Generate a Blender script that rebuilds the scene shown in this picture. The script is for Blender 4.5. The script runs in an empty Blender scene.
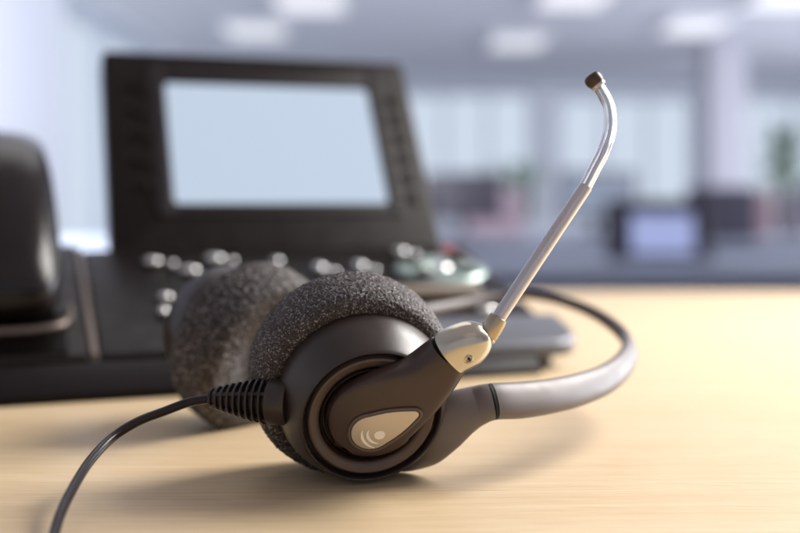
import bpy, bmesh, math, random
import numpy as np
from mathutils import Vector, Matrix
random.seed(7); rng = np.random.default_rng(7)
S = bpy.context.scene
COL = S.collection
R = math.radians

# ------------------------------------------------------------------ camera, world, light, exposure
H = 0.0958                       # camera height above the desk top (metres)
F = 1111.0                       # focal length in photo pixels (800 wide)
cam_d = bpy.data.cameras.new('camera'); cam = bpy.data.objects.new('camera', cam_d); COL.objects.link(cam)
cam.location = (0, 0, H); cam.rotation_euler = (R(90), 0, 0)
cam_d.sensor_width = 36; cam_d.lens = 36 * F / 800
cam_d.shift_y = -66.5 / 800
cam_d.clip_start = 0.01; cam_d.clip_end = 200
cam_d.dof.use_dof = True; cam_d.dof.focus_distance = 0.362
cam_d.dof.aperture_fstop = 4.9; cam_d.dof.aperture_blades = 0
S.camera = cam

world = bpy.data.worlds.new('World'); S.world = world; world.use_nodes = True
bg = world.node_tree.nodes['Background']
bg.inputs['Color'].default_value = (0.83, 0.89, 1.0, 1); bg.inputs['Strength'].default_value = 0.92

def area(name, loc, target, size, power, color, size_y=None):
    l = bpy.data.lights.new(name, 'AREA'); l.energy = power; l.color = color
    l.shape = 'RECTANGLE'; l.size = size; l.size_y = size_y or size
    o = bpy.data.objects.new(name, l); COL.objects.link(o); o.location = loc
    o.rotation_euler = (Vector(target) - Vector(loc)).to_track_quat('-Z', 'Y').to_euler()
    return o
area('key_lamp', (0.78, 0.80, 0.66), (0.0, 0.40, 0.02), 0.60, 24.5, (1.0, 0.965, 0.92))
area('window_lamp', (-0.25, 1.75, 1.45), (-0.02, 0.45, 0.03), 0.9, 3.2, (1.0, 0.96, 0.92))
area('fill_lamp', (0.5, -0.9, 1.3), (0.0, 0.45, 0.03), 1.2, 0.9, (1.0, 0.78, 0.64))
area('right_room_fill', (8.6, 9.5, 0.6), (0.0, 10.5, 1.3), 13, 1020, (0.90, 0.94, 1.0), 2.2)  # added lamp out of view to brighten the room; no window on this side
area('left_room_fill', (-2.8, 6.6, 0.5), (3.0, 11.0, 1.6), 4.4, 230, (0.90, 0.94, 1.0), 2.0)  # added lamp out of view lifting the room, before solid wall

S.view_settings.view_transform = 'Standard'; S.view_settings.look = 'None'
S.view_settings.gamma = 1; S.view_settings.exposure = 0.0
S.cycles.use_denoising = True
S.cycles.max_bounces = 10; S.cycles.transmission_bounces = 8; S.cycles.transparent_max_bounces = 12
S.cycles.sample_clamp_indirect = 6
S.cycles.caustics_reflective = False; S.cycles.caustics_refractive = False

# ------------------------------------------------------------------ helpers
def P(px, py, d):                # photo pixel + distance -> point in the place
    return Vector(((px - 400) / F * d, d, H - (py - 200) / F * d))

def world_loc(o):
    v = Vector((0, 0, 0))
    while o is not None:
        v += o.location; o = o.parent
    return v

def obj(name, vf, mat, parent=None, sharp=40, smooth=True, kind=None):
    verts, faces = vf
    off = world_loc(parent) if parent else Vector((0, 0, 0))
    va = np.asarray([tuple(v) for v in verts] if not isinstance(verts, np.ndarray) else verts, dtype=float) - np.array(off)
    me = bpy.data.meshes.new(name)
    me.from_pydata(va.tolist(), [], faces if isinstance(faces, list) else faces.tolist())
    me.update()
    if smooth:
        me.shade_smooth()
        if sharp: me.set_sharp_from_angle(angle=R(sharp))
    me.materials.append(mat)
    o = bpy.data.objects.new(name, me); COL.objects.link(o)
    if parent: o.parent = parent
    if kind: o['kind'] = kind
    return o

def tag(o, label, cat, group=None):
    o['label'] = label; o['category'] = cat
    if group: o['group'] = group
    return o

def thing(name, label, cat, loc=(0, 0, 0), rz=0, group=None):
    o = bpy.data.objects.new(name, None); COL.objects.link(o); o.empty_display_size = 0.02
    o.location = loc; o.rotation_euler = (0, 0, rz)
    return tag(o, label, cat, group)

def dup(root, loc, rz, label, name=None):
    r = root.copy(); COL.objects.link(r); r.location = loc; r.rotation_euler = (0, 0, rz); r['label'] = label
    for ch in list(root.children):
        c = ch.copy(); COL.objects.link(c); c.parent = r
        for g in list(ch.children):
            q = g.copy(); COL.objects.link(q); q.parent = c
    return r

def merge(*parts):
    V, Fc = [], []
    for v, f in parts:
        n = len(V); V += [tuple(p) for p in v]; Fc += [[i + n for i in q] for q in f]
    return V, Fc

def box(c, s, M=None):
    x, y, z = [k / 2 for k in s]
    v = [Vector((a * x, b * y, e * z)) for a in (-1, 1) for b in (-1, 1) for e in (-1, 1)]
    if M is not None: v = [M @ p for p in v]
    v = [p + Vector(c) for p in v]
    return v, [[0, 1, 3, 2], [4, 6, 7, 5], [0, 4, 5, 1], [2, 3, 7, 6], [0, 2, 6, 4], [1, 5, 7, 3]]

def lathe(profile, M, segs=128, closed=False):
    """profile of (radius, height) about local z; M 4x4 places it"""
    V, Fc, idx = [], [], []
    for r, w in profile:
        if r < 1e-7:
            idx.append([len(V)] * segs); V.append(M @ Vector((0, 0, w)))
        else:
            idx.append(list(range(len(V), len(V) + segs)))
            for k in range(segs):
                a = 2 * math.pi * k / segs
                V.append(M @ Vector((r * math.cos(a), r * math.sin(a), w)))
    n = len(profile)
    for i in range(n if closed else n - 1):
        A, B = idx[i], idx[(i + 1) % n]
        for k in range(segs):
            q = [A[k], A[(k + 1) % segs], B[(k + 1) % segs], B[k]]
            q2 = []
            for t in q:
                if t not in q2: q2.append(t)
            if len(q2) > 2: Fc.append(q2)
    return V, Fc

def catmull(pts, n):
    """dense list from control tuples (any length)"""
    p = [np.array(q, float) for q in pts]
    p = [2 * p[0] - p[1]] + p + [2 * p[-1] - p[-2]]
    out = []
    for i in range(1, len(p) - 2):
        for k in range(n):
            t = k / n
            out.append(0.5 * ((2 * p[i]) + (-p[i-1] + p[i+1]) * t + (2*p[i-1] - 5*p[i] + 4*p[i+1] - p[i+2]) * t*t + (-p[i-1] + 3*p[i] - 3*p[i+1] + p[i+2]) * t**3))
    out.append(p[-2])
    return out

def sweep(path, up, segs=40, cap=True):
    """path rows: x,y,z, half_width, half_thick, exponent ; 'up' = direction of half_thick"""
    path = [np.array(q, float) for q in path]
    n = len(path); V, Fc = [], []
    for i, q in enumerate(path):
        a = path[max(i-1, 0)][:3]; b = path[min(i+1, n-1)][:3]
        T = Vector(b - a).normalized()
        u = Vector(up(i / (n - 1))) if callable(up) else Vector(up)
        side = T.cross(u).normalized(); u2 = side.cross(T).normalized()
        e = 2.0 / q[5] if len(q) > 5 else 1.0
        for k in range(segs):
            an = 2 * math.pi * k / segs
            c, s = math.cos(an), math.sin(an)
            c = math.copysign(abs(c) ** e, c); s = math.copysign(abs(s) ** e, s)
            V.append(Vector(q[:3]) + side * (c * q[3]) + u2 * (s * q[4]))
    for i in range(n - 1):
        for k in range(segs):
            Fc.append([i*segs + k, i*segs + (k+1) % segs, (i+1)*segs + (k+1) % segs, (i+1)*segs + k])
    if cap:
        Fc.append([k for k in range(segs)][::-1]); Fc.append([(n-1)*segs + k for k in range(segs)])
    return V, Fc

def tube(pts, r, n=10, segs=24, up=(0.13, 0.2, 0.97), cap=True):
    rows = [(*p, (r[i] if isinstance(r, (list, tuple)) else r)) for i, p in enumerate(pts)]
    d = catmull(rows, n)
    return sweep([(q[0], q[1], q[2], q[3], q[3], 2) for q in d], up, segs, cap)

def rounded_box(c, s, rad, M=None, seg=4):
    bm = bmesh.new(); bmesh.ops.create_cube(bm, size=1)
    for v in bm.verts: v.co = Vector((v.co.x * s[0], v.co.y * s[1], v.co.z * s[2]))
    bmesh.ops.bevel(bm, geom=bm.edges[:] , offset=rad, segments=seg, profile=0.5, affect='EDGES')
    V = [(M @ v.co if M is not None else v.co.copy()) + Vector(c) for v in bm.verts]
    bm.verts.index_update()
    Fc = [[v.index for v in f.verts] for f in bm.faces]; bm.free()
    return V, Fc

def prism(outline, M, w0, w1, bevel=0.0, steps=3):
    """outline (x,y) CCW in M's plane; rounded upper edge"""
    n = len(outline); pts = np.array(outline, float); c = pts.mean(0)
    V, Fc = [], []
    rings = [(0, w0)]
    for k in range(steps + 1):
        a = k / steps * math.pi / 2
        rings.append((bevel * (1 - math.cos(a)), w1 - bevel + bevel * math.sin(a)) if bevel else (0, w1))
        if not bevel: break
    nx = np.roll(pts, -1, 0) - np.roll(pts, 1, 0); nrm = np.stack([nx[:, 1], -nx[:, 0]], 1)
    nrm /= np.linalg.norm(nrm, axis=1)[:, None]
    for ins, w in rings:
        q = pts - nrm * ins
        for a in q: V.append(M @ Vector((a[0], a[1], w)))
    for i in range(len(rings) - 1):
        for k in range(n): Fc.append([i*n + k, i*n + (k+1) % n, (i+1)*n + (k+1) % n, (i+1)*n + k])
    Fc.append(list(range(n))[::-1]); Fc.append([(len(rings)-1)*n + k for k in range(n)])
    return V, Fc

# ------------------------------------------------------------------ materials
def mat(name, color, rough=0.5, metal=0.0, spec=0.5, **kw):
    m = bpy.data.materials.new(name); m.use_nodes = True
    b = m.node_tree.nodes['Principled BSDF']
    b.inputs['Base Color'].default_value = (*color, 1); b.inputs['Roughness'].default_value = rough
    b.inputs['Metallic'].default_value = metal; b.inputs['Specular IOR Level'].default_value = spec
    for k, v in kw.items(): b.inputs[k.replace('_', ' ')].default_value = v
    return m

def N(m, t, **kw):
    n = m.node_tree.nodes.new(t)
    for k, v in kw.items(): setattr(n, k, v)
    return n

def grain(m, scale, bump, dist=0.0002, rough_var=0.0, col_var=0.0, detail=4):
    """fine procedural surface: bump + roughness and tone variation"""
    nt = m.node_tree; b = nt.nodes['Principled BSDF']
    tc = N(m, 'ShaderNodeTexCoord'); nz = N(m, 'ShaderNodeTexNoise')
    nz.inputs['Scale'].default_value = scale; nz.inputs['Detail'].default_value = detail
    nt.links.new(tc.outputs['Object'], nz.inputs['Vector'])
    bp = N(m, 'ShaderNodeBump'); bp.inputs['Strength'].default_value = bump; bp.inputs['Distance'].default_value = dist
    nt.links.new(nz.outputs['Fac'], bp.inputs['Height']); nt.links.new(bp.outputs['Normal'], b.inputs['Normal'])
    if rough_var or col_var:
        n2 = N(m, 'ShaderNodeTexNoise'); n2.inputs['Scale'].default_value = scale * 0.03; n2.inputs['Detail'].default_value = 6
        nt.links.new(tc.outputs['Object'], n2.inputs['Vector'])
        r0 = b.inputs['Roughness'].default_value
        mr = N(m, 'ShaderNodeMapRange'); mr.inputs['From Min'].default_value = .3; mr.inputs['From Max'].default_value = .7
        mr.inputs['To Min'].default_value = r0 - rough_var; mr.inputs['To Max'].default_value = r0 + rough_var
        nt.links.new(n2.outputs['Fac'], mr.inputs['Value']); nt.links.new(mr.outputs['Result'], b.inputs['Roughness'])
        if col_var:
            c = b.inputs['Base Color'].default_value[:3]
            mx = N(m, 'ShaderNodeMix', data_type='RGBA')
            mx.inputs['A'].default_value = (*[k * (1 - col_var) for k in c], 1); mx.inputs['B'].default_value = (*[k * (1 + col_var) for k in c], 1)
            nt.links.new(n2.outputs['Fac'], mx.inputs['Factor']); nt.links.new(mx.outputs['Result'], b.inputs['Base Color'])
    return m

M_shell = grain(mat('matte_shell_plastic', (0.034, 0.023, 0.019), 0.38, spec=0.5), 3200, 0.42, 0.00008, 0.07, 0.15)
M_ring = grain(mat('brown_ring_plastic', (0.105, 0.074, 0.060), 0.42), 5000, 0.18, 0.00006, 0.05)
M_gloss = mat('dark_gloss_plastic', (0.020, 0.013, 0.011), 0.22)
M_black = mat('groove_black', (0.004, 0.004, 0.004), 0.6)
M_boom = grain(mat('boom_plastic', (0.046, 0.027, 0.021), 0.36), 3200, 0.34, 0.00008, 0.06, 0.15)
M_plate = grain(mat('champagne_plate', (0.58, 0.51, 0.42), 0.40, metal=0.55), 3000, 0.08, 0.00005)
M_mark = mat('cream_print', (0.92, 0.90, 0.82), 0.5)
M_brass = grain(mat('satin_champagne_metal', (0.60, 0.54, 0.43), 0.24, metal=0.95), 900, 0.12, 0.00015, 0.06, 0.08)
M_collar = grain(mat('brass_collar_metal', (0.48, 0.39, 0.27), 0.27, metal=1.0), 3000, 0.06, 0.0001, 0.05)
M_steel = grain(mat('satin_tube_metal', (0.62, 0.585, 0.58), 0.30, metal=0.85), 3000, 0.08, 0.0001, 0.05)
M_band = grain(mat('grey_band_plastic', (0.15, 0.132, 0.13), 0.47, metal=0.1), 4500, 0.12, 0.00006, 0.05, 0.06)
M_band_shade = grain(mat('shaded_band_plastic', (0.045, 0.030, 0.028), 0.45), 4500, 0.12, 0.00006)  # band plastic with the far part's shade put into its colour
M_rubber = grain(mat('strain_relief_rubber', (0.022, 0.014, 0.013), 0.42), 3000, 0.2, 0.0001)
M_cable = grain(mat('cable_rubber', (0.016, 0.009, 0.009), 0.28, spec=.35), 900, 0.2, 0.0002, 0.06)
M_phone = grain(mat('phone_plastic', (0.0075, 0.0046, 0.0042), 0.40, spec=0.17), 3000, 0.15, 0.0001, 0.06, 0.1)
M_phone_d = grain(mat('phone_base_plastic', (0.005, 0.0025, 0.0025), 0.38, spec=0.15), 3000, 0.12, 0.0001, 0.05)
M_bezel = grain(mat('screen_frame_plastic', (0.006, 0.0035, 0.0045), 0.45, spec=.3), 3000, 0.1, 0.0001)
M_trim = mat('phone_trim_metal', (0.13, 0.10, 0.085), 0.32, metal=0.5)
M_handset = grain(mat('handset_plastic', (0.008, 0.0055, 0.0055), 0.25, spec=.35), 3000, 0.1, 0.0001)
M_key = mat('silver_key', (0.80, 0.80, 0.80), 0.26, metal=0.9)
M_pad = mat('navigation_pad', (0.36, 0.45, 0.42), 0.32, metal=0.6)
M_ledge = mat('phone_front_ledge', (0.12, 0.125, 0.145), 0.36, metal=0.2)

def emis(m, col, s):
    b = m.node_tree.nodes['Principled BSDF']
    b.inputs['Emission Color'].default_value = (*col, 1); b.inputs['Emission Strength'].default_value = s
    return m
M_screen = emis(mat('lit_display', (0.05, 0.06, 0.07), 0.15), (0.52, 0.62, 0.76), .92)
M_led = emis(mat('red_indicator', (0.6, 0.08, 0.03), 0.3), (1.0, 0.12, 0.03), 0.35)

def foam_material(name='speckled_foam', scale=2300):
    m = mat(name, (0.03, 0.027, 0.027), 0.62, spec=0.5); nt = m.node_tree; b = nt.nodes['Principled BSDF']
    tc = N(m, 'ShaderNodeTexCoord')
    v = N(m, 'ShaderNodeTexVoronoi'); v.inputs['Scale'].default_value = scale
    nt.links.new(tc.outputs['Object'], v.inputs['Vector'])
    sp = N(m, 'ShaderNodeSeparateColor'); nt.links.new(v.outputs['Color'], sp.inputs['Color'])
    cr = N(m, 'ShaderNodeValToRGB')
    e = cr.color_ramp.elements
    e[0].position = 0.0; e[0].color = (0.018, 0.013, 0.013, 1)
    e[1].position = 1.0; e[1].color = (0.38, 0.34, 0.33, 1)
    q = e.new(0.55); q.color = (0.040, 0.031, 0.030, 1)
    q = e.new(0.84); q.color = (0.10, 0.085, 0.083, 1)
    nt.links.new(sp.outputs['Red'], cr.inputs['Fac']); nt.links.new(cr.outputs['Color'], b.inputs['Base Color'])
    n2 = N(m, 'ShaderNodeTexNoise'); n2.inputs['Scale'].default_value = 2600; n2.inputs['Detail'].default_value = 3
    nt.links.new(tc.outputs['Object'], n2.inputs['Vector'])
    bp = N(m, 'ShaderNodeBump'); bp.inputs['Strength'].default_value = 0.7; bp.inputs['Distance'].default_value = 0.0004
    nt.links.new(n2.outputs['Fac'], bp.inputs['Height']); nt.links.new(bp.outputs['Normal'], b.inputs['Normal'])
    return m
M_foam = foam_material()
M_foam2 = foam_material('coarser_foam', 1350)

def wood_material():
    m = mat('pale_beech', (0.6, 0.4, 0.2), 0.42, spec=0.45); nt = m.node_tree; b = nt.nodes['Principled BSDF']
    L = nt.links.new
    tc = N(m, 'ShaderNodeTexCoord')
    mp = N(m, 'ShaderNodeMapping'); mp.inputs['Rotation'].default_value = (0, 0, R(-2)); mp.inputs['Scale'].default_value = (3.5, 330, 330)
    L(tc.outputs['Object'], mp.inputs['Vector'])
    warp = N(m, 'ShaderNodeTexNoise'); warp.inputs['Scale'].default_value = 3; warp.inputs['Detail'].default_value = 3
    L(tc.outputs['Object'], warp.inputs['Vector'])
    ad = N(m, 'ShaderNodeVectorMath', operation='MULTIPLY_ADD')
    ad.inputs[1].default_value = (0, 9, 0)
    L(warp.outputs['Color'], ad.inputs[0]); L(mp.outputs['Vector'], ad.inputs[2])
    g1 = N(m, 'ShaderNodeTexNoise'); g1.inputs['Scale'].default_value = 1.0; g1.inputs['Detail'].default_value = 5; g1.inputs['Roughness'].default_value = 0.6
    L(ad.outputs[0], g1.inputs['Vector'])
    mp2 = N(m, 'ShaderNodeMapping'); mp2.inputs['Rotation'].default_value = (0, 0, R(-2)); mp2.inputs['Scale'].default_value = (45, 2300, 2300)
    L(tc.outputs['Object'], mp2.inputs['Vector'])
    g2 = N(m, 'ShaderNodeTexNoise'); g2.inputs['Scale'].default_value = 1.0; g2.inputs['Detail'].default_value = 3
    L(mp2.outputs['Vector'], g2.inputs['Vector'])
    cr = N(m, 'ShaderNodeValToRGB'); e = cr.color_ramp.elements
    e[0].position = 0.30; e[0].color = (0.62, 0.45, 0.26, 1)
    e[1].position = 0.72; e[1].color = (0.74, 0.585, 0.385, 1)
    L(g1.outputs['Fac'], cr.inputs['Fac'])
    c2 = N(m, 'ShaderNodeValToRGB'); e = c2.color_ramp.elements
    e[0].position = 0.34; e[0].color = (0.80, 0.72, 0.60, 1); e[1].position = 0.50; e[1].color = (1, 1, 1, 1)
    L(g2.outputs['Fac'], c2.inputs['Fac'])
    mx = N(m, 'ShaderNodeMix', data_type='RGBA', blend_type='MULTIPLY'); mx.inputs['Factor'].default_value = 0.8
    L(cr.outputs['Color'], mx.inputs['A']); L(c2.outputs['Color'], mx.inputs['B']); L(mx.outputs['Result'], b.inputs['Base Color'])
    bp = N(m, 'ShaderNodeBump'); bp.inputs['Strength'].default_value = 0.25; bp.inputs['Distance'].default_value = 0.0002
    L(g2.outputs['Fac'], bp.inputs['Height']); L(bp.outputs['Normal'], b.inputs['Normal'])
    return m
M_wood = wood_material()

# ------------------------------------------------------------------ the office behind (large structure)
FL = -0.87; CE = 2.0
M_ceil = grain(mat('ceiling_tile', (0.74, 0.74, 0.79), 0.9), 40, 0.1, 0.002)
M_floor = grain(mat('office_carpet', (0.42, 0.42, 0.47), 0.9), 60, 0.3, 0.004, 0.0, 0.2)
M_wall = grain(mat('wall_paint', (0.74, 0.76, 0.82), 0.8), 30, 0.05, 0.002)
M_col = grain(mat('column_paint', (0.44, 0.43, 0.48), 0.8), 30, 0.05, 0.002)
M_frame = mat('window_frame_grey', (0.45, 0.48, 0.55), 0.5)
M_pane = bpy.data.materials.new('window_glass'); M_pane.use_nodes = True
_nt = M_pane.node_tree; _nt.nodes.clear()
_o = _nt.nodes.new('ShaderNodeOutputMaterial'); _t = _nt.nodes.new('ShaderNodeBsdfTransparent'); _g = _nt.nodes.new('ShaderNodeBsdfDiffuse')
_t.inputs['Color'].default_value = (0.93, 0.96, 0.98, 1)
_m = _nt.nodes.new('ShaderNodeMixShader'); _m.inputs['Fac'].default_value = 0.06
_nt.links.new(_t.outputs[0], _m.inputs[1]); _nt.links.new(_g.outputs[0], _m.inputs[2]); _nt.links.new(_m.outputs[0], _o.inputs[0])

XL, XR, YB, YF = -3.0, 9.0, 19.0, -3.0
obj('floor', box(((XL+XR)/2, (YB+YF)/2, FL - .05), (XR-XL+1, YB-YF+1, .1)), M_floor, smooth=False, kind='structure')
obj('ceiling', box(((XL+XR)/2, (YB+YF)/2, CE + .05), (XR-XL+1, YB-YF+1, .1)), M_ceil, smooth=False, kind='structure')

def wall_with_openings(axis, pos, a0, a1, openings, th=0.2):
    """wall along x (axis 'x', at y=pos) or along y (at x=pos); openings: (lo, hi, zlo, zhi)"""
    parts = []; cur = a0
    def seg(lo, hi, z0, z1):
        if hi - lo < 1e-4 or z1 - z0 < 1e-4: return
        c = ((lo+hi)/2, pos, (z0+z1)/2) if axis == 'x' else (pos, (lo+hi)/2, (z0+z1)/2)
        s = (hi-lo, th, z1-z0) if axis == 'x' else (th, hi-lo, z1-z0)
        parts.append(box(c, s))
    for lo, hi, z0, z1 in openings:
        seg(cur, lo, FL, CE); seg(lo, hi, FL, z0); seg(lo, hi, z1, CE); cur = hi
    seg(cur, a1, FL, CE)
    return merge(*parts)

def window(label, axis, pos, lo, hi, z0, z1, mull=3, group=None):
    c = ((lo+hi)/2, pos, z0) if axis == 'x' else (pos, (lo+hi)/2, z0)
    t = thing('window', label, 'window', c, 0, group)
    parts = []
    def bar(a, b, p, q):
        cc = ((a+b)/2, pos, (p+q)/2) if axis == 'x' else (pos, (a+b)/2, (p+q)/2)
        ss = (b-a, .08, q-p) if axis == 'x' else (.08, b-a, q-p)
        parts.append(box(cc, ss))
    e = .05
    bar(lo, hi, z0, z0+e); bar(lo, hi, z1-e, z1)
    for k in range(mull + 1):
        x = lo + (hi-lo-e) * k / mull
        bar(x, x+e, z0+e, z1-e)
    obj('frame', merge(*parts), M_frame, t, smooth=False)
    cc = ((lo+hi)/2, pos, (z0+z1)/2) if axis == 'x' else (pos, (lo+hi)/2, (z0+z1)/2)
    ss = (hi-lo-.03, .01, z1-z0-.03) if axis == 'x' else (.01, hi-lo-.03, z1-z0-.03)
    obj('pane', box(cc, ss), M_pane, t, smooth=False)

GW = 'tall office windows'
back_op = [(-2.7, -.15, -.35, 1.93), (0.0, 2.25, -.35, 1.93), (2.7, 5.0, -.35, 1.85), (5.75, 8.6, -.35, 1.85)]
obj('back_wall', wall_with_openings('x', YB, XL, XR, back_op), M_wall, smooth=False, kind='structure')
labs = ['pale office window directly behind the phone screen', 'bright out of focus window between phone and microphone tube',
        'pale window right of the microphone tube tip above the far laptop', 'dim blue window at the far right behind the pale column']
for (a, b, c, d), l in zip(back_op, labs): window(l, 'x', YB, a, b, c, d, 3, GW)
left_op = [(9.6, 13.8, FL + .1, 1.95), (14.6, 18.6, FL + .1, 1.95)]
obj('left_wall', wall_with_openings('y', XL, YF, YB - .1, left_op), M_wall, smooth=False, kind='structure')
window('bright full height window left of the phone screen, nearer the handset', 'y', XL, *left_op[0], 3, GW)
window('farther full height window hidden mostly behind the phone screen', 'y', XL, *left_op[1], 3, GW)
obj('front_wall', wall_with_openings('x', YF, XL, XR, []), M_wall, smooth=False, kind='structure')
obj('right_wall', wall_with_openings('y', XR, YF, YB - .1, []), M_wall, smooth=False, kind='structure')

def column(x, y, w, label):
    tag(obj('column', rounded_box((x, y, (CE+FL)/2), (w, w, CE-FL - .002), .02), M_col), label, 'column', 'square office columns')
column((722-400)/F*13.5, 13.5, .46, 'pale lilac square column near the right edge of the blurred office')

M_lamp = emis(mat('ceiling_light_diffuser', (.9, .9, .9), .6), (1.0, .98, .98), .55)
M_lampf = mat('ceiling_light_frame', (.75, .75, .78), .5)
lt = thing('ceiling_light', 'square ceiling light panel brightest in the top right of the office', 'ceiling light', (3.18, 12.0, CE), 0, 'square ceiling light panels')
obj('diffuser', box((3.18, 12.0, CE - .03), (.62, .9, .02)), M_lamp, lt, smooth=False)
obj('frame', merge(box((3.18, 12.47, CE-.025), (.7, .04, .05)), box((3.18, 11.53, CE-.025), (.7, .04, .05)),
                   box((2.85, 12.0, CE-.025), (.04, .9, .05)), box((3.51, 12.0, CE-.025), (.04, .9, .05))), M_lampf, lt, smooth=False)
for x, y, l in [(1.62, 10.3, 'ceiling light panel at the top edge above the microphone tip'),
                (1.40, 13.2, 'fainter ceiling light panel left of the microphone tip'),
                (3.6, 10.3, 'ceiling light panel cut off at the top right corner'),
                (4.95, 12.0, 'ceiling light panel beyond the right edge above the column'),
                (-1.6, 12.3, 'ceiling light panel above the left part of the phone screen'),
                (-.85, 10.6, 'ceiling light panel at the top edge above the middle of the phone screen')]:
    dup(lt, (x, y, CE), 0, l)

# furniture far behind
M_dtop = mat('far_desk_laminate', (.36, .39, .47), .45); M_dleg = mat('far_desk_metal', (.2, .2, .24), .4)
M_dark = mat('dark_plastic', (.07, .06, .08), .4)
def far_desk(x, y, w, dp, label):
    t = thing('office_desk', label, 'desk', (x, y, FL), 0, 'grey office desks')
    top = -.13
    obj('desktop', rounded_box((x, y, top - .02), (w, dp, .04), .008), M_dtop, t)
    obj('front_panel', box((x, y - dp/2 + .04, top - .24), (w - .1, .02, .39)), M_dtop, t, smooth=False)
    for sx in (-1, 1):
        for sy in (-1, 1):
            obj('leg', box((x + sx*(w/2 - .05), y + sy*(dp/2 - .08), (FL + top - .04)/2), (.05, .05, top - .04 - FL)), M_dleg, t, smooth=False)
far_desk(1.55, 4.1, 2.6, .9, 'nearest blue grey desk under the open laptop, behind the right half of the wooden desk')
far_desk(1.0, 6.5, 3.4, .9, 'grey desk in the middle distance behind the open laptop')
far_desk(4.0, 7.4, 2.2, .9, 'grey desk at the right edge under the dark screens')
far_desk(-2.0, 6.6, 1.8, .9, 'grey desk behind the telephone')

def laptop(c, rz):
    t = thing('laptop', 'open dark laptop with glowing blue violet screen on the nearest grey desk', 'laptop', (0, 0, 0))
    obj('keyboard_base', rounded_box((0, 0, .009), (.36, .25, .018), .004), M_dark, t)
    Mx = Matrix.Rotation(R(-14), 3, 'X')
    lid = obj('screen_lid', rounded_box((-.015, .14, .125), (.40, .012, .25), .005, Mx), M_dark, t)
    obj('display', box(Vector((0, .14, .115)) + Mx @ Vector((0, -.0075, 0)), (.235, .003, .15), Mx), emis(mat('blue_display', (.02, .02, .03), .2), (.36, .42, .72), 1.0), lid, smooth=False)
    t.location = c; t.rotation_euler = (0, 0, rz)
laptop((.985, 4.12, -.15), R(-8))

def monitor(x, y, z, w, label, rz=0, col=(.25, .3, .42), s=.6):
    t = thing('monitor', label, 'monitor', (0, 0, 0), 0, 'computer screens far behind')
    h = w * .6
    obj('casing', rounded_box((0, 0, .10 + h/2), (w, .04, h), .01), M_dark, t)
    obj('display', box((0, -.022, .10 + h/2), (w - .05, .004, h - .05)), emis(mat('dim_display', (.05, .05, .07), .3), col, s), t, smooth=False)
    obj('stand', merge(box((0, .02, .055), (.05, .03, .11)), rounded_box((0, 0, .008), (.22, .16, .016), .004)), M_dark, t)
    t.location = (x, y, z); t.rotation_euler = (0, 0, rz)
monitor(.40, 7.0, -.13, .50, 'dark monitor left of the microphone tube on the middle desk', R(165))
monitor(1.25, 7.05, -.13, .52, 'monitor behind the microphone tube, left of the laptop', R(10), (.34, .40, .52), .7)
monitor(3.0, 7.5, -.13, .5, 'dark monitor right of the pale column foot', R(172))
monitor(3.9, 7.4, -.13, .5, 'rightmost dark monitor beside the green plant', R(-10), (.12, .12, .2), .4)

def chair(x, y, rz, colr, label):
    t = thing('office_chair', label, 'office chair', (0, 0, 0), 0, 'office chairs far behind')
    m = grain(mat('chair_fabric', colr, .9), 200, .3, .002)
    obj('backrest', rounded_box((0, .22, .78), (.46, .08, .52), .035), m, t)
    obj('seat', rounded_box((0, 0, .47), (.48, .48, .09), .035), m, t)
    obj('base', merge(box((0, 0, .25), (.06, .06, .36)), *[box((.14*math.cos(a), .14*math.sin(a), .05), (.3, .05, .04), Matrix.Rotation(a, 3, 'Z')) for a in [k*2*math.pi/5 for k in range(5)]]), M_dark, t)
    obj('back_bracket', box((0, .25, .5), (.07, .03, .3)), M_dark, t, smooth=False)
    t.location = (x, y, FL); t.rotation_euler = (0, 0, rz)
chair(.72, 8.0, R(160), (.42, .31, .36), 'pink office chair left of the microphone tube')
chair(1.9, 6.1, R(20), (.05, .045, .07), 'dark office chair seen just right of the laptop')
chair(2.65, 8.6, R(-15), (.34, .22, .24), 'red office chair right of the laptop')
chair(3.3, 8.7, R(30), (.10, .09, .11), 'dark grey office chair by the right edge')
chair(.0, 6.1, R(170), (.07, .06, .08), 'dark office chair just right of the phone screen edge')

def plant(x, y, z, h, label):
    t = thing('potted_plant', label, 'potted plant', (0, 0, 0), 0, 'potted office plants')
    obj('pot', lathe([(0, 0), (.09, 0), (.12, .2), (.125, .2), (.125, .22), (.11, .22), (.105, .19), (0, .19)], Matrix.Identity(4), 32), mat('white_pot', (.5, .5, .52), .5), t)
    V, Fc = [], []
    for k in range(170):
        a = random.uniform(0, 6.28); el = random.uniform(.2, 1.4); r = random.uniform(.05, .24)
        c = Vector((r*math.cos(a)*1.1, r*math.sin(a)*1.1, .3 + random.uniform(0, h - .35)))
        d = Vector((math.cos(a)*math.cos(el), math.sin(a)*math.cos(el), math.sin(el))) * random.uniform(.08, .16)
        s = d.cross(Vector((0, 0, 1))).normalized() * .025
        n = len(V); V += [c - d*.5, c + s, c + d*.5, c - s]; Fc.append([n, n+1, n+2, n+3])
    obj('leaves', (V, Fc), grain(mat('leaf_green', (.06, .13, .055), .5), 50, .1, .001, 0, .3), t, smooth=False)
    obj('stem', merge(*[tube([(0, 0, .18), (dx*.4, dy*.4, .4), (dx, dy, h - .15)], .008, 4, 8, (1, 0, .1)) for dx, dy in ((.1, 0), (-.08, .06), (0, -.1))]), mat('stem_brown', (.12, .08, .05), .7), t)
    t.location = (x, y, z)
plant(.98, 9.4, -.35, .80, 'green potted plant between the phone and the microphone tube')
plant(3.62, 10.5, -.13, 1.0, 'dark green potted plant at the right edge beside the pale column')
tag(obj('storage_cabinet', rounded_box((.98, 9.4, (FL-.352)/2), (.7, .4, -.352-FL), .01), M_dtop), 'low grey cabinet under the left potted plant', 'cabinet')
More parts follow.
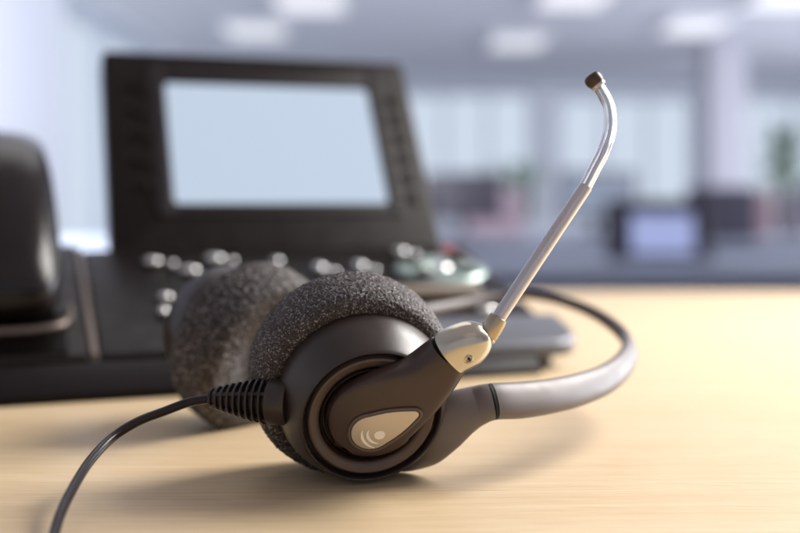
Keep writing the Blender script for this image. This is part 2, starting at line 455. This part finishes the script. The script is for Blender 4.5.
tag(obj('storage_cabinet', rounded_box((3.7, 10.5, (FL-.132)/2), (1.6, .4, -.132-FL), .01), M_dtop), 'grey cabinet under the right potted plant', 'cabinet')

# ------------------------------------------------------------------ the desk
dk = thing('wooden_desk', 'pale beech desk top that the headset and telephone stand on', 'desk', (0.0, 0.4, FL))
obj('desktop', rounded_box((0.0, .335, -.016), (2.6, 1.67, .032), .003), M_wood, dk)
for sx in (-1, 1):
    for sy in (-1, 1):
        obj('leg', box((sx*1.2, .36 + sy*.74, (FL - .032)/2), (.06, .06, -.032 - FL)), M_dleg, dk, smooth=False)

# ------------------------------------------------------------------ the telephone
A = R(19); Uv = Vector((math.cos(A), math.sin(A), 0)); Vv = Vector((-math.sin(A), math.cos(A), 0)); Z = Vector((0, 0, 1))
O = Vector((-.142, .555, 0)); ZF = .018; SL = .0464 / .15
def D(u, v, h=0):                 # point on (or above) the sloping key deck
    n = (Z - Vv * SL).normalized()
    return O + Uv*u + Vv*v + Z*(ZF + SL*v) + n*h
def pix_deck(px, py):             # deck coordinates (u, v) of something seen on the deck
    d = Vector(((px-400)/F, 1, -(py-200)/F)); n = (Z - Vv*SL); p0 = O + Z*ZF; c = Vector((0, 0, H))
    t = (p0 - c).dot(n) / d.dot(n); q = c + d*t - p0
    return q.dot(Uv), q.dot(Vv)
phone = thing('desk_telephone', 'dark brown desk telephone with large lit screen and silver keys, left behind the headset', 'telephone', O)
WD = .252
Mdeck = Matrix((Uv, (Vv + Z*SL).normalized(), (Z - Vv*SL).normalized())).transposed()
def slab(u0, u1, v0, v1, zlow, top=0.0, r=.002, rv=0):
    """wedge from zlow up to the deck plane"""
    bm = bmesh.new(); vs = []
    for (u, v) in ((u0, v0), (u1, v0), (u1, v1), (u0, v1)):
        vs.append(bm.verts.new(O + Uv*u + Vv*v + Z*zlow))
    for (u, v) in ((u0, v0), (u1, v0), (u1, v1), (u0, v1)):
        vs.append(bm.verts.new(D(u, v, top)))
    for f in ((3, 2, 1, 0), (4, 5, 6, 7), (0, 1, 5, 4), (1, 2, 6, 5), (2, 3, 7, 6), (3, 0, 4, 7)): bm.faces.new([vs[i] for i in f])
    if rv:
        ed = [e for e in bm.edges if set(e.verts) == {vs[1], vs[5]}]
        bmesh.ops.bevel(bm, geom=ed, offset=rv, segments=8, profile=.5, affect='EDGES')
    bm.normal_update()
    ed = [e for e in bm.edges if len(e.link_faces) == 2 and e.calc_face_angle() > R(35)]
    bmesh.ops.bevel(bm, geom=ed, offset=r, segments=4, profile=.5, affect='EDGES')
    bm.verts.index_update(); V = [v.co.copy() for v in bm.verts]; Fc = [[v.index for v in f.verts] for f in bm.faces]; bm.free()
    return V, Fc
body = obj('body', slab(-.0085, WD - .003, .002, .153, .0, -.0005, .003, .016), M_phone, phone)
def skirt():
    bm = bmesh.new(); u0_, u1_ = -.14, WD - .026
    pts = [(.004, .0), (-.028, .0), (-.028, .004), (-.004, .0155), (.004, .0155)]
    lo_ = [bm.verts.new(O + Uv*u0_ + Vv*v + Z*z) for v, z in pts]; hi_ = [bm.verts.new(O + Uv*u1_ + Vv*(v*.7) + Z*z) for v, z in pts]
    bm.faces.new(lo_[::-1]); bm.faces.new(hi_)
    for k in range(5): bm.faces.new([lo_[k], lo_[(k+1) % 5], hi_[(k+1) % 5], hi_[k]])
    bmesh.ops.recalc_face_normals(bm, faces=bm.faces[:])
    bmesh.ops.bevel(bm, geom=bm.edges[:], offset=.0012, segments=3, profile=.5, affect='EDGES')
    bm.verts.index_update(); V = [v.co.copy() for v in bm.verts]; Fc = [[v.index for v in f.verts] for f in bm.faces]; bm.free()
    return V, Fc
obj('front_skirt', skirt(), M_phone_d, phone)
obj('front_ledge', slab(.12, WD + .007, -.010, .030, .0075, .0015, .0036, .020), M_ledge, phone)
cr = obj('handset_cradle', slab(-.14, -.0120, .0, .16, .0, .0005, .002), M_phone, phone)
obj('trim_strip', slab(-.0122, -.0082, .001, .153, .002, .0012, .0010), M_trim, phone)
# ribbed speaker grille in front of the handset
g = []
for k in range(22):
    v = .004 + k*.0022
    g.append(box(D(-.075, v, .0013), (.105, .0009, .0010), Mdeck))
obj('speaker_grille', merge(*g), M_phone_d, cr, smooth=False)
# rim around the handset's mouth end
rim = [D(-.062 + .042*math.copysign(abs(math.cos(a))**.6, math.cos(a)), .054 + .026*math.copysign(abs(math.sin(a))**.6, math.sin(a)), .002) for a in [math.pi*(1 + k/16) for k in range(17)]]
obj('cradle_rim', tube([rim[0] + Vv*.06] + rim + [rim[-1] + Vv*.06], .0022, 3, 12), M_trim, cr)
obj('cradle_hook', rounded_box(D(-.034, .150, .022), (.011, .02, .060), .004, Mdeck), M_phone, cr)

# screen panel, leaning back 29 degrees
th = R(32); Pn = Vv*math.sin(th) + Z*math.cos(th); Nn = -Vv*math.cos(th) + Z*math.sin(th)
B0 = O + Uv*.0093 + Vv*.150 + Z*.0644; PW = .2235; PH = .1615
Mp = Matrix.Translation(B0) @ Matrix((Uv, Pn, Nn)).transposed().to_4x4()
def rrect(x0, x1, y0, y1, r, n=6):
    out = []
    for cx, cy, a0 in ((x1-r, y0+r, -90), (x1-r, y1-r, 0), (x0+r, y1-r, 90), (x0+r, y0+r, 180)):
        for k in range(n+1):
            a = R(a0 + 90*k/n); out.append((cx + r*math.cos(a), cy + r*math.sin(a)))
    return out
panel = obj('screen_panel', prism(rrect(0, PW, -.004, PH, .005), Mp, -.022, .0, .002), M_phone, phone)
sx0, sx1, sy0, sy1 = .188*PW, .850*PW, .212*PH, .825*PH
obj('screen_frame', merge(prism(rrect(sx0-.013, sx0-.001, sy0-.010, sy1+.016, .003), Mp, -.001, .0016, .001),
                          prism(rrect(sx1+.001, sx1+.011, sy0-.010, sy1+.016, .003), Mp, -.001, .0016, .001),
                          prism(rrect(sx0-.0012, sx1+.0012, sy1+.001, sy1+.0158, .001), Mp, -.001, .0014, .001),
                          prism(rrect(sx0-.0012, sx1+.0012, sy0-.0098, sy0-.001, .001), Mp, -.001, .0014, .001)), M_bezel, panel)
obj('display', prism(rrect(sx0, sx1, sy0, sy1, .003), Mp, -.001, .0006), M_screen, panel, smooth=False)
for k in range(5):
    c = (.105*PW, sy0 + .016 + k*.0205)
    ring = [Mp @ Vector((c[0] + .0085*math.cos(a), c[1] + .0068*math.sin(a), .0006)) for a in [2*math.pi*j/24 for j in range(25)]]
    b = obj('soft_key', merge(prism([(c[0] + .0075*math.cos(a), c[1] + .0058*math.sin(a)) for a in [2*math.pi*j/24 for j in range(24)]], Mp, 0, .0012, .0008), tube(ring, .0005, 1, 8, Nn)), M_phone, panel)
for k in range(6):
    c = (.935*PW, sy0 + .004 + k*.017)
    obj('line_key', prism(rrect(c[0]-.0055, c[0]+.0055, c[1]-.0045, c[1]+.0045, .002), Mp, 0, .0014, .0008), M_phone, panel)

def key(px, py, hw, hh, cap=M_key, base=True, name='key', lift=.0042):
    hw *= .74; hh *= .74
    u, v = pix_deck(px, py + 3)
    M4 = Matrix.Translation(D(u, v, 0)) @ Mdeck.to_4x4()
    ell = lambda a, b: [(a*math.cos(t), b*math.sin(t)) for t in [2*math.pi*j/28 for j in range(28)]]
    k = obj(name, prism(ell(hw*1.25, hh*1.4), M4, -.001, lift*.6, .001), M_gloss, phone)  # dark oval key base, also painting in the shadow beneath the cap
    dome = [(1.0, 0), (.97, .3), (.85, .62), (.6, .87), (.3, .98), (0.001, 1.0)]
    V, Fc = [], []
    for r, w in dome:
        for j in range(28):
            t = 2*math.pi*j/28; V.append(M4 @ Vector((hw*r*math.cos(t), hh*r*math.sin(t), lift*.6 + w*lift*.55)))
    for i in range(len(dome)-1):
        for j in range(28): Fc.append([i*28+j, i*28+(j+1) % 28, (i+1)*28+(j+1) % 28, (i+1)*28+j])
    obj('key_cap', (V, Fc), cap, k, sharp=0)
for (px, py, hw, hh) in [(152, 262, .0072, .0040), (172, 265, .0032, .0034), (189, 271, .0080, .0040), (214, 259, .0080, .0044), (232, 262, .0032, .0032),
                         (165, 298, .0052, .0036), (163, 312, .0040, .0042),
                         (319, 268, .0060, .0052), (334, 273, .0036, .0036), (359, 266, .0062, .0052), (374, 271, .0036, .0036), (345, 280, .0040, .0030),
                         (400, 252, .0068, .0042), (414, 255, .0034, .0036), (276, 262, .0050, .0036), (280, 300, .0050, .0036), (330, 305, .0060, .004), (380, 300, .006, .004)]:
    key(px, py, hw, hh)
# navigation pad: ring of four pale pads round a centre button
u0, v0 = pix_deck(441, 271)
nav = obj('navigation_ring', lathe([(.010, 0), (.030, 0), (.031, .001), (.029, .0028), (.012, .0022), (.010, 0)], Matrix.Translation(D(u0, v0, 0)) @ Mdeck.to_4x4() @ Matrix.Diagonal((1.0, .72, 1, 1)), 48), M_pad, phone)
for k in range(4):
    a = R(45 + 90*k); q = D(u0 + .022*math.cos(a), v0 + .0155*math.sin(a), .003)
    obj('arrow_pad', lathe([(1, 0), (.97, .0010), (.85, .0022), (.6, .0032), (.3, .0037), (0, .0038)], Matrix.Translation(q) @ Mdeck.to_4x4() @ Matrix.Diagonal((.0072, .0046, 1, 1)), 28), M_gloss, nav)
obj('select_button', lathe([(.0065, 0), (.0065, .004), (.005, .0055), (0, .006)], Matrix.Translation(D(u0, v0, 0)) @ Mdeck.to_4x4(), 32), M_key, nav)
u1, v1 = pix_deck(447, 250)
obj('indicator_light', rounded_box(D(u1, v1 - .001, .0015), (.008, .0028, .002), .0014, Mdeck), M_led, phone)
u1, v1 = pix_deck(462, 251)
obj('indicator_light', rounded_box(D(u1, v1 - .001, .003), (.005, .004, .003), .0014, Mdeck), M_trim, phone)
# raised rail and buttons near the right front of the deck
ua, va = pix_deck(405, 297); ub, vb = pix_deck(478, 299)
obj('hand_rail', rounded_box(D((ua+ub)/2 - .02, (va+vb)/2, .004), (abs(ub-ua) + .045, .011, .009), .004, Mdeck), mat('rail_plastic', (.19, .155, .125), .38), phone)
for (px, py, hw) in ((486, 311, .0085), (508, 303, .0035)): key(px, py, hw, .0035)

# handset: thick curved bar lying on the left side, mouth end near us
hs = thing('telephone_handset', 'dark rounded telephone handset resting in the cradle at the left edge', 'handset', D(-.075, .06, 0))
rows = []
for (v, h, wd, tk) in [(.036, .010, .010, .006), (.038, .013, .027, .014), (.044, .021, .034, .021), (.056, .036, .036, .025), (.074, .058, .035, .024), (.095, .078, .033, .022),
                       (.120, .090, .031, .021), (.150, .096, .030, .020), (.175, .096, .029, .020), (.190, .094, .024, .015), (.194, .093, .010, .005)]:
    p = O + Uv*(-.060) + Vv*v + Z*(ZF + .004 + h)
    rows.append((*p, wd, tk, 3.0))
obj('grip', sweep(catmull(rows, 8), Z, 48), M_handset, hs)
obj('mouth_end', rounded_box(O + Uv*(-.060) + Vv*.056 + Z*(ZF + .021), (.058, .034, .022), .010, Matrix((Uv, Vv, Z)).transposed()), M_handset, hs)

# ------------------------------------------------------------------ the headset
def frame(n):
    n = Vector(n).normalized(); U = Vector((0, 0, 1)).cross(n).normalized(); V = n.cross(U)
    return n, U, V, Matrix((U, V, n)).transposed().to_4x4()
n1, U1, V1, R1 = frame((.24, -.92, -.32))
C1 = P(373, 420, .3655) + Vector((0, 0, .0006))
M1 = Matrix.Translation(C1) @ R1
head = thing('telephone_headset', 'dark call centre headset with speckled foam ear pads and microphone boom on the wooden desk', 'headset', (C1.x, C1.y + .03, 0))

SHELL = [(0, -.0215), (.026, -.0215), (.0285, -.0205), (.0295, -.0190), (.0298, -.0172), (.0296, -.0150), (.0291, -.0122), (.0283, -.0095), (.0273, -.0070), (.0262, -.0046),
         (.0252, -.0026), (.0245, -.0012), (.0240, -.0004), (.0236, -.0001), (.0232, -.0004), (.02305, -.0010), (.0230, -.0040), (.0213, -.0042)]
RING = [(.0216, -.0045), (.0215, -.0016), (.0212, -.0008), (.0206, -.0005), (.0190, -.0011), (.0180, -.0016), (.0176, -.0024), (.01745, -.0034)]
INNER = [(.0174, -.0036), (.0172, -.0018), (.0168, -.0013), (.0164, -.0018), (.0161, -.0034), (.0158, -.0034), (.0156, -.0014), (.0151, -.0009), (.0146, -.0014), (.0143, -.003), (0, -.003)]
def foam_mesh(M, segs, rings, amp, seed):
    prof = catmull([(.0262, -.0178), (.0305, -.0172), (.0338, -.0190), (.0354, -.0235), (.0358, -.0295), (.0355, -.0355), (.0342, -.0402), (.0300, -.0428),
                    (.0225, -.0422), (.018, -.0410), (.012, -.0388), (.004, -.0380)], 20)
    prof = np.array(prof); seg = np.linalg.norm(np.diff(prof, axis=0), axis=1); s = np.concatenate([[0], np.cumsum(seg)])
    t = np.linspace(0, s[-1], rings); pr = np.stack([np.interp(t, s, prof[:, 0]), np.interp(t, s, prof[:, 1])], 1)
    g_ = np.gradient(pr, axis=0); nr = np.stack([-g_[:, 1], g_[:, 0]], 1); nr /= np.linalg.norm(nr, axis=1)[:, None]
    a = np.arange(segs) * 2*np.pi / segs
    rg = np.random.default_rng(seed)
    nz = rg.normal(size=(rings, segs))
    sm = (nz + np.roll(nz, 1, 1) + np.roll(nz, 1, 0) + np.roll(np.roll(nz, 1, 0), 1, 1)) / 2
    lo = rg.normal(size=(rings//8 + 2, segs//8))
    lo = np.repeat(np.repeat(lo, 8, 0), 8, 1)[:rings, :segs] if (segs % 8 == 0) else 0
    for _ in range(3): lo = (lo + np.roll(lo, 3, 0) + np.roll(lo, 3, 1) + np.roll(lo, -3, 1)) / 4
    disp = amp * (.75*nz + .65*sm) + amp*.12*lo
    rr = pr[:, 0][:, None] + nr[:, 0][:, None]*disp; ww = pr[:, 1][:, None] + nr[:, 1][:, None]*disp
    aj = a[None, :] + rg.uniform(-.3, .3, size=(rings, segs)) * 2*np.pi/segs
    X = np.stack([rr*np.cos(aj), rr*np.sin(aj), ww], -1).reshape(-1, 3)
    Mn = np.array(M); X = X @ Mn[:3, :3].T + Mn[:3, 3]
    i, k = np.meshgrid(np.arange(rings-1), np.arange(segs), indexing='ij'); k2 = (k+1) % segs
    Fq = np.stack([i*segs+k, i*segs+k2, (i+1)*segs+k2, (i+1)*segs+k], -1).reshape(-1, 4)
    return X, Fq
cup = obj('ear_cup', lathe(SHELL, M1, 192), M_shell, head)
obj('trim_ring', lathe(RING, M1, 192), M_ring, cup)
obj('pivot_ring', lathe(INNER, M1, 160), M_gloss, cup)
obj('groove', lathe([(.0214, -.0041), (.0231, -.0039), (.0231, -.0030)], M1, 128), M_black, cup)
pad = obj('foam_ear_pad', foam_mesh(Matrix.Translation(V1*.0012 - U1*.0014) @ M1, 640, 170, .00013, 3), M_foam, head, sharp=0)

# rear cup
n2, U2, V2, R2 = frame((-.72, .58, .37))
C2 = P(250, 345, .473) + n2*.029
M2 = Matrix.Translation(C2) @ R2
cup2 = obj('ear_cup', lathe(SHELL, M2, 128), M_shell, head)
obj('trim_ring', lathe(RING, M2, 128), M_ring, cup2)
obj('pivot_ring', lathe(INNER, M2, 96), M_gloss, cup2)
obj('foam_ear_pad', foam_mesh(M2, 480, 130, .00022, 9), M_foam2, head, sharp=0)

def on_plane(px, py, w):          # where the line of sight meets the plane w above the front cup's face
    d = Vector(((px-400)/F, 1, -(py-200)/F)); c = Vector((0, 0, H))
    t = (C1 + n1*w - c).dot(n1) / d.dot(n1)
    return c + d*t
# boom: disc on the cup face running into an arm that rises away from it
pc = on_plane(374, 423, .0044); pe = on_plane(452, 366, .0108)
e1 = (pe - pc); LA = e1.length; e1.normalize()
nb_ = (n1 - e1 * n1.dot(e1)).normalized(); fb = nb_.cross(e1)
Mb = Matrix.Translation(pc) @ Matrix((e1, fb, nb_)).transposed().to_4x4()
def loc2(px, py):                 # coordinates in the boom's flat top
    d = Vector(((px-400)/F, 1, -(py-200)/F)); c = Vector((0, 0, H))
    q = c + d * ((pc - c).dot(nb_) / d.dot(nb_)) - pc
    return q.dot(e1), q.dot(fb)
rd = .0149; rows = []
NS = 80
for k in range(NS + 1):
    s = -rd + .00002 + (LA + rd - .00002) * (k/NS)**1.35
    circ = math.sqrt(max(rd*rd - s*s, 0)) if s < rd else 0
    t = min(max((s + .002) / LA, 0), 1); t = t*t*(3-2*t)
    arm = .0074 * min(max((s + .012)/.012, 0), 1)**.5
    sa, sb = .004, .025
    if s < sa: up_ = circ
    elif s < sb:
        va_ = math.sqrt(rd*rd - sa*sa); m0 = -sa/va_*(sb-sa); q = (s-sa)/(sb-sa)
        up_ = (2*q**3-3*q*q+1)*va_ + (q**3-2*q*q+q)*m0 + (-2*q**3+3*q*q)*.0074
    else: up_ = .0074
    lq = (s - .0035) / (LA - .0035)
    lo_w = circ if s < .0035 else .0145 + (.0074 - .0145) * lq + .0013*math.sin(math.pi*lq)
    hw = (up_ + lo_w) / 2; shift = (up_ - lo_w) / 2
    edge = min(1.0, .45 + .55*(hw / (rd*.35))) if s < 0 else 1.0
    tk = (.0034*(1-t) + .0069*t) * edge
    ex = 4.2 if s < .012 else 4.2 + (2.3 - 4.2) * (s - .012) / (LA - .012)
    p = pc + e1*s - nb_*(tk + .0006*(1 - edge)) + fb*shift
    rows.append((*p, hw, tk, ex))
boom = obj('microphone_boom', sweep(rows, nb_, 96), M_boom, head, sharp=50)
armend = Vector(rows[-1][:3])
# champagne hinge cap
ce = on_plane(490, 341.5, .0055); ax = (ce - armend).normalized()
capL = .0142
rows = []
for k in range(25):
    t = k/24; s = -.0002 + capL*t
    f = 1.0 if t < .25 else math.sqrt(max(0, 1 - ((t-.25)/.75)**2.7))
    rows.append((*(armend + e1*(.0003) + (e1*(1-t) + ax*t).normalized()*s), .0076*f + .00001, .0071*f + .00001, 2.2))
cap_o = obj('hinge_cap', sweep(rows, n1, 64), M_brass, boom, sharp=50)
seam = [(*(armend + e1*(-.0002)), .00742, .00692, 2.2), (*(armend + e1*.0004), .00742, .00692, 2.2)]
obj('seam', sweep(seam, n1, 64), M_black, boom)
# small screw on the cap facing us
sc = armend + (e1*.7 + ax*.3).normalized()*.0052 + n1*.0071 - V1*.0012
Ms = Matrix.Translation(sc) @ R1
obj('screw', lathe([(.0014, -.0012), (.0014, .0001), (.0011, .0003), (.0009, .0001), (.0008, -.0002), (.0004, -.0003), (0, -.0001)], Ms, 28), M_brass, cap_o)
obj('screw_slot', lathe([(.00055, -.0004), (.00055, .00012), (0, .00012)], Ms, 16), M_black, cap_o)
obj('screw_groove', lathe([(.0013, -.0010), (.0017, -.0002), (.0017, -.0010)], Ms, 28), M_black, cap_o)
# collar, metal tube, clear tube, tip
q1 = P(484, 341, .3590); q2 = P(498.5, 317.5, .3595)
ad = (q2 - q1).normalized()
def axis_frame(o, d):
    d = d.normalized(); u = d.cross(Vector((0, 1, .1))).normalized(); v = d.cross(u)
    return Matrix.Translation(o) @ Matrix((u, v, d)).transposed().to_4x4()
Lc = (q2 - q1).length
obj('collar', lathe([(0, .0002), (.0024, .0002), (.0028, .0005), (.0032, .0009), (.0033, Lc*.16), (.0031, Lc*.2), (.0034, Lc*.25), (.0033, Lc*.8), (.0030, Lc), (.0022, Lc + .0004), (0, Lc + .0004)], axis_frame(q1, ad), 48), M_collar, boom)
t1 = P(585.5, 187, .372)
obj('metal_tube', sweep([(*(q2 - ad*.001), .00232, .00232, 2), (*(q2.lerp(t1, .33)), .00232, .00232, 2), (*(q2.lerp(t1, .66)), .00230, .00230, 2), (*t1, .00230, .00230, 2)], (0, 1, 0), 36), M_steel, boom, sharp=50)
M_clear = mat('clear_tube_plastic', (.95, .95, .97), 0.12, Transmission_Weight=.82, IOR=1.42)
ctl = [t1 - (t1 - q2).normalized()*.0006, P(594, 170, .3735), P(604, 150, .375), P(610, 128, .377), P(609, 108, .379), P(603, 94, .380), P(596, 83, .381)]
rad_o = [.00215, .00215, .00218, .00218, .0021, .0020, .0019]
vo, fo = tube(ctl, rad_o, 10, 32, (0, 1, 0), cap=False)
vi, fi = tube(ctl, [r*.52 for r in rad_o], 10, 32, (0, 1, 0), cap=False)
n = len(vo); fi = [[i + n for i in q][::-1] for q in fi]
ends = []
last = n - 32
for k in range(32):
    k2 = (k+1) % 32
    ends.append([k2, k, n + k, n + k2]); ends.append([last + k, last + k2, n + last + k2, n + last + k])
obj('clear_tube', (list(vo) + list(vi), fo + fi + ends), M_clear, boom, sharp=50)
td = (P(589, 74, .3815) - P(598, 85, .381)).normalized()
tip = obj('microphone_tip', lathe([(0, -.0012), (.0018, -.0012), (.0021, -.0006), (.0027, -.0001), (.0030, .0007), (.00315, .0016), (.0031, .0025), (.0028, .0033), (.0023, .0038), (.0016, .0040), (.0013, .0036), (0, .0034)], axis_frame(P(597, 84, .381), td), 40), mat('tip_metal', (.07, .048, .032), .35, metal=.5), boom)
obj('tip_ring', lathe([(.0022, -.0014), (.0026, -.0012), (.0027, -.0004), (.0024, 0)], axis_frame(P(597, 84, .381), td), 40), M_steel, tip)

# teardrop name plate with the dot-and-waves mark
ca = Vector(loc2(371, 432)); cb = Vector(loc2(414, 414)); r1 = .0066; r2 = .0016
dv = (cb - ca); L_ = dv.length; dirv = dv / L_; perp = Vector((-dirv.y, dirv.x))
def teardrop(grow=0.0, n=40):
    out = []
    phi = math.acos((r1 - r2) / L_)
    for k in range(n + 1):
        a = phi + (2*math.pi - 2*phi) * k/n
        out.append(ca + (dirv*math.cos(a) + perp*math.sin(a)) * (r1 + grow))
    lo_ = out[-1]
    bl = ca + (dirv*math.cos(-phi) + perp*math.sin(-phi)) * (r1+grow); b2 = cb + (dirv*math.cos(-phi) + perp*math.sin(-phi)) * (r2+grow)
    nb = (dirv*math.cos(-phi) + perp*math.sin(-phi))
    for k in range(1, 9): out.append(bl.lerp(b2, k/9) + nb*.0007*math.sin(math.pi*k/9))
    for k in range(9):
        a = -phi + 2*phi*k/8
        out.append(cb + (dirv*math.cos(a) + perp*math.sin(a)) * (r2+grow))
    nb = (dirv*math.cos(phi) + perp*math.sin(phi)); tl = ca + nb*(r1+grow); t2 = cb + nb*(r2+grow)
    for k in range(1, 9): out.append(t2.lerp(tl, k/9) + nb*.0007*math.sin(math.pi*k/9))
    return [(p.x, p.y) for p in out]
WT = .0001
rimv = [Mb @ Vector((x, y, WT + .0001)) for x, y in teardrop(.0007)]
obj('plate_rim', tube(rimv + [rimv[0]], .00055, 1, 10, nb_), M_ring, boom)
obj('plate_recess', prism(teardrop(.0004), Mb, WT - .002, WT + .0001), M_black, boom, smooth=False)
plate = obj('name_plate', prism(teardrop(0), Mb, WT - .001, WT + .0006, .0003), M_plate, boom)
md = loc2(379.5, 433.5)
marks = [prism([(md[0] + .0018*math.cos(a), md[1] + .00175*math.sin(a)) for a in [2*math.pi*j/28 for j in range(28)]], Mb, WT + .0005, WT + .00072)]
for rr, a0, a1, wd in ((.0042, 113, 225, .00042), (.0062, 121, 213, .00042)):
    arc = []; m_ = 20
    for k in range(m_+1):
        a = R(a0 + (a1-a0)*k/m_); w_ = wd * (.35 + .9*math.sin(math.pi*min(1, k/m_*1.0)))
        arc.append((rr + w_, a))
    for k in range(m_, -1, -1):
        a = R(a0 + (a1-a0)*k/m_); w_ = wd * (.35 + .9*math.sin(math.pi*k/m_))
        arc.append((rr - w_, a))
    marks.append(prism([(md[0] + .0002 + r_*math.cos(a)*.92, md[1] + .0004 + r_*math.sin(a)*.92) for r_, a in arc[::-1]][::-1], Mb, WT + .0005, WT + .00072))
obj('printed_mark', merge(*marks), M_mark, plate, smooth=False)

# yoke and headband
yk = [(on_plane(376, 446, -.0165), .0110, .0022), (on_plane(398, 441, -.013), .0128, .0030), (on_plane(420, 433, -.0095), .0125, .0045), (on_plane(440, 424, -.0075), .0104, .0050), (on_plane(460, 413, -.0065), .0082, .0047),
      (on_plane(476, 406, -.0065), .0069, .0043), (P(492, 401.5, .381), .0064, .0040)]
upn = lambda t: n1.lerp(Vector((.15, -.9, .42)), t).normalized()
hb = [(492.6, 401.5, .3812, .0063, .0040), (520, 400, .388, .0064, .0038), (550, 396, .398, .0062, .0036), (580, 389, .413, .0060, .0034), (607, 378, .434, .0056, .0032),
      (625, 362, .462, .0050, .0030), (629, 345, .492, .0045, .0028), (615, 327, .525, .0038, .0026), (590, 311, .555, .0032, .0024), (560, 300, .578, .0028, .0022), (530, 294.5, .59, .0027, .0022),
      (500, 296, .588, .0028, .0022), (465, 303, .575, .003, .0022), (420, 311, .55, .0034, .0024), (370, 316, .53, .0038, .0026), (310, 318, .515, .0042, .003), (255, 322, .505, .0048, .003), (205, 325, .497, .005, .003)]
full = [(*p, a, b, 2.4) for p, a, b in yk[:-1]] + [(*P(a, b, c), w, t, 2.5) for a, b, c, w, t in hb]
hbd = catmull(full, 10); nh = len(hbd) - 1; k0 = (len(yk) - 1)*10; cut = k0 + 62
def hup(k):
    if k < k0: return n1.lerp(Vector((.15, -.9, .42)), k/k0).normalized()
    t = (k - k0)/(nh - k0)
    return Vector((.15 + 1.0*math.sin(min(t/.45, 1)*math.pi/2), -.9 + 1.1*min(t/.5, 1), .42)).normalized()
def piece(a, b, g=1.0): return sweep([(q[0], q[1], q[2], q[3]*g, q[4]*g, q[5]) for q in hbd[a:b+1]], lambda t: hup(a + t*(b-a)), 48)
obj('yoke', piece(0, k0 - 1), M_band, head, sharp=60)
obj('headband', piece(k0, cut), M_band, head, sharp=60)
obj('band_seam', piece(k0 - 1, k0, .985), M_black, head)
obj('headband_shaded_part', piece(cut - 1, nh, .97), M_band_shade, head, sharp=60)  # same band, far part painted darker because it is unlit

# strain relief with ribs, and the cable
s0 = P(276, 401.5, .3715); s1 = P(210, 397.5, .3760)
LS = (s1 - s0).length
prof = [(0, -.004), (.0070, -.004), (.0074, .0), (.0074, .0022)]
nr_ = 9
for k in range(nr_):
    t0 = .0024 + (LS-.0024)*k/nr_; pr = (LS-.0024)/nr_
    tt = k/(nr_-1); ro = .0076*(1 - tt**1.3) + .0034*tt**1.3; ri = ro*.72
    prof += [(ri, t0 + pr*.02), (ri, t0 + pr*.42), (ro, t0 + pr*.52), (ro*1.0, t0 + pr*.72), (ro*.96, t0 + pr*.86), (ri, t0 + pr*.96)]
prof += [(.0016, LS + .0006), (0, LS + .0006)]
Mr = axis_frame(s0, s1 - s0)
relief = obj('strain_relief', lathe(prof, Mr, 64), M_rubber, head, sharp=50)
spl = []
for a in (0, 90, 180, 270):
    aa = R(a + 35)
    pts = []
    for k in range(9):
        tt = k/8; ro = (.0084*(1 - tt**1.3) + .0038*tt**1.3)*.78
        pts.append(Mr @ Vector((ro*math.cos(aa), ro*math.sin(aa), .002 + (LS-.004)*tt)))
    spl.append(tube(pts, .0008, 2, 8, (0, .2, 1)))
obj('relief_socket', lathe([(0, -.0045), (.0072, -.0045), (.0077, -.0030), (.0078, .0012), (.0075, .0020), (0, .0020)], Mr, 48), M_shell, relief)
obj('rib_bridge', merge(*spl), M_rubber, relief)
cab = [s1 + (s0-s1).normalized()*.002, P(190, 402, .377), P(165, 411, .376), P(138, 421.5, .371), P(112, 438, .364), P(90, 461, .349), P(73, 488, .333), P(60, 515, .318), P(51, 545, .303), P(45, 575, .288)]
cab = [Vector((p.x, p.y, max(p.z, .0014))) for p in cab]
e_ = cab[-1]; cab += [Vector((e_.x - .012, e_.y - .03, .0014)), Vector((e_.x - .04, e_.y - .07, .0014))]
obj('cable', tube(cab, .00155, 10, 20), M_cable, head)
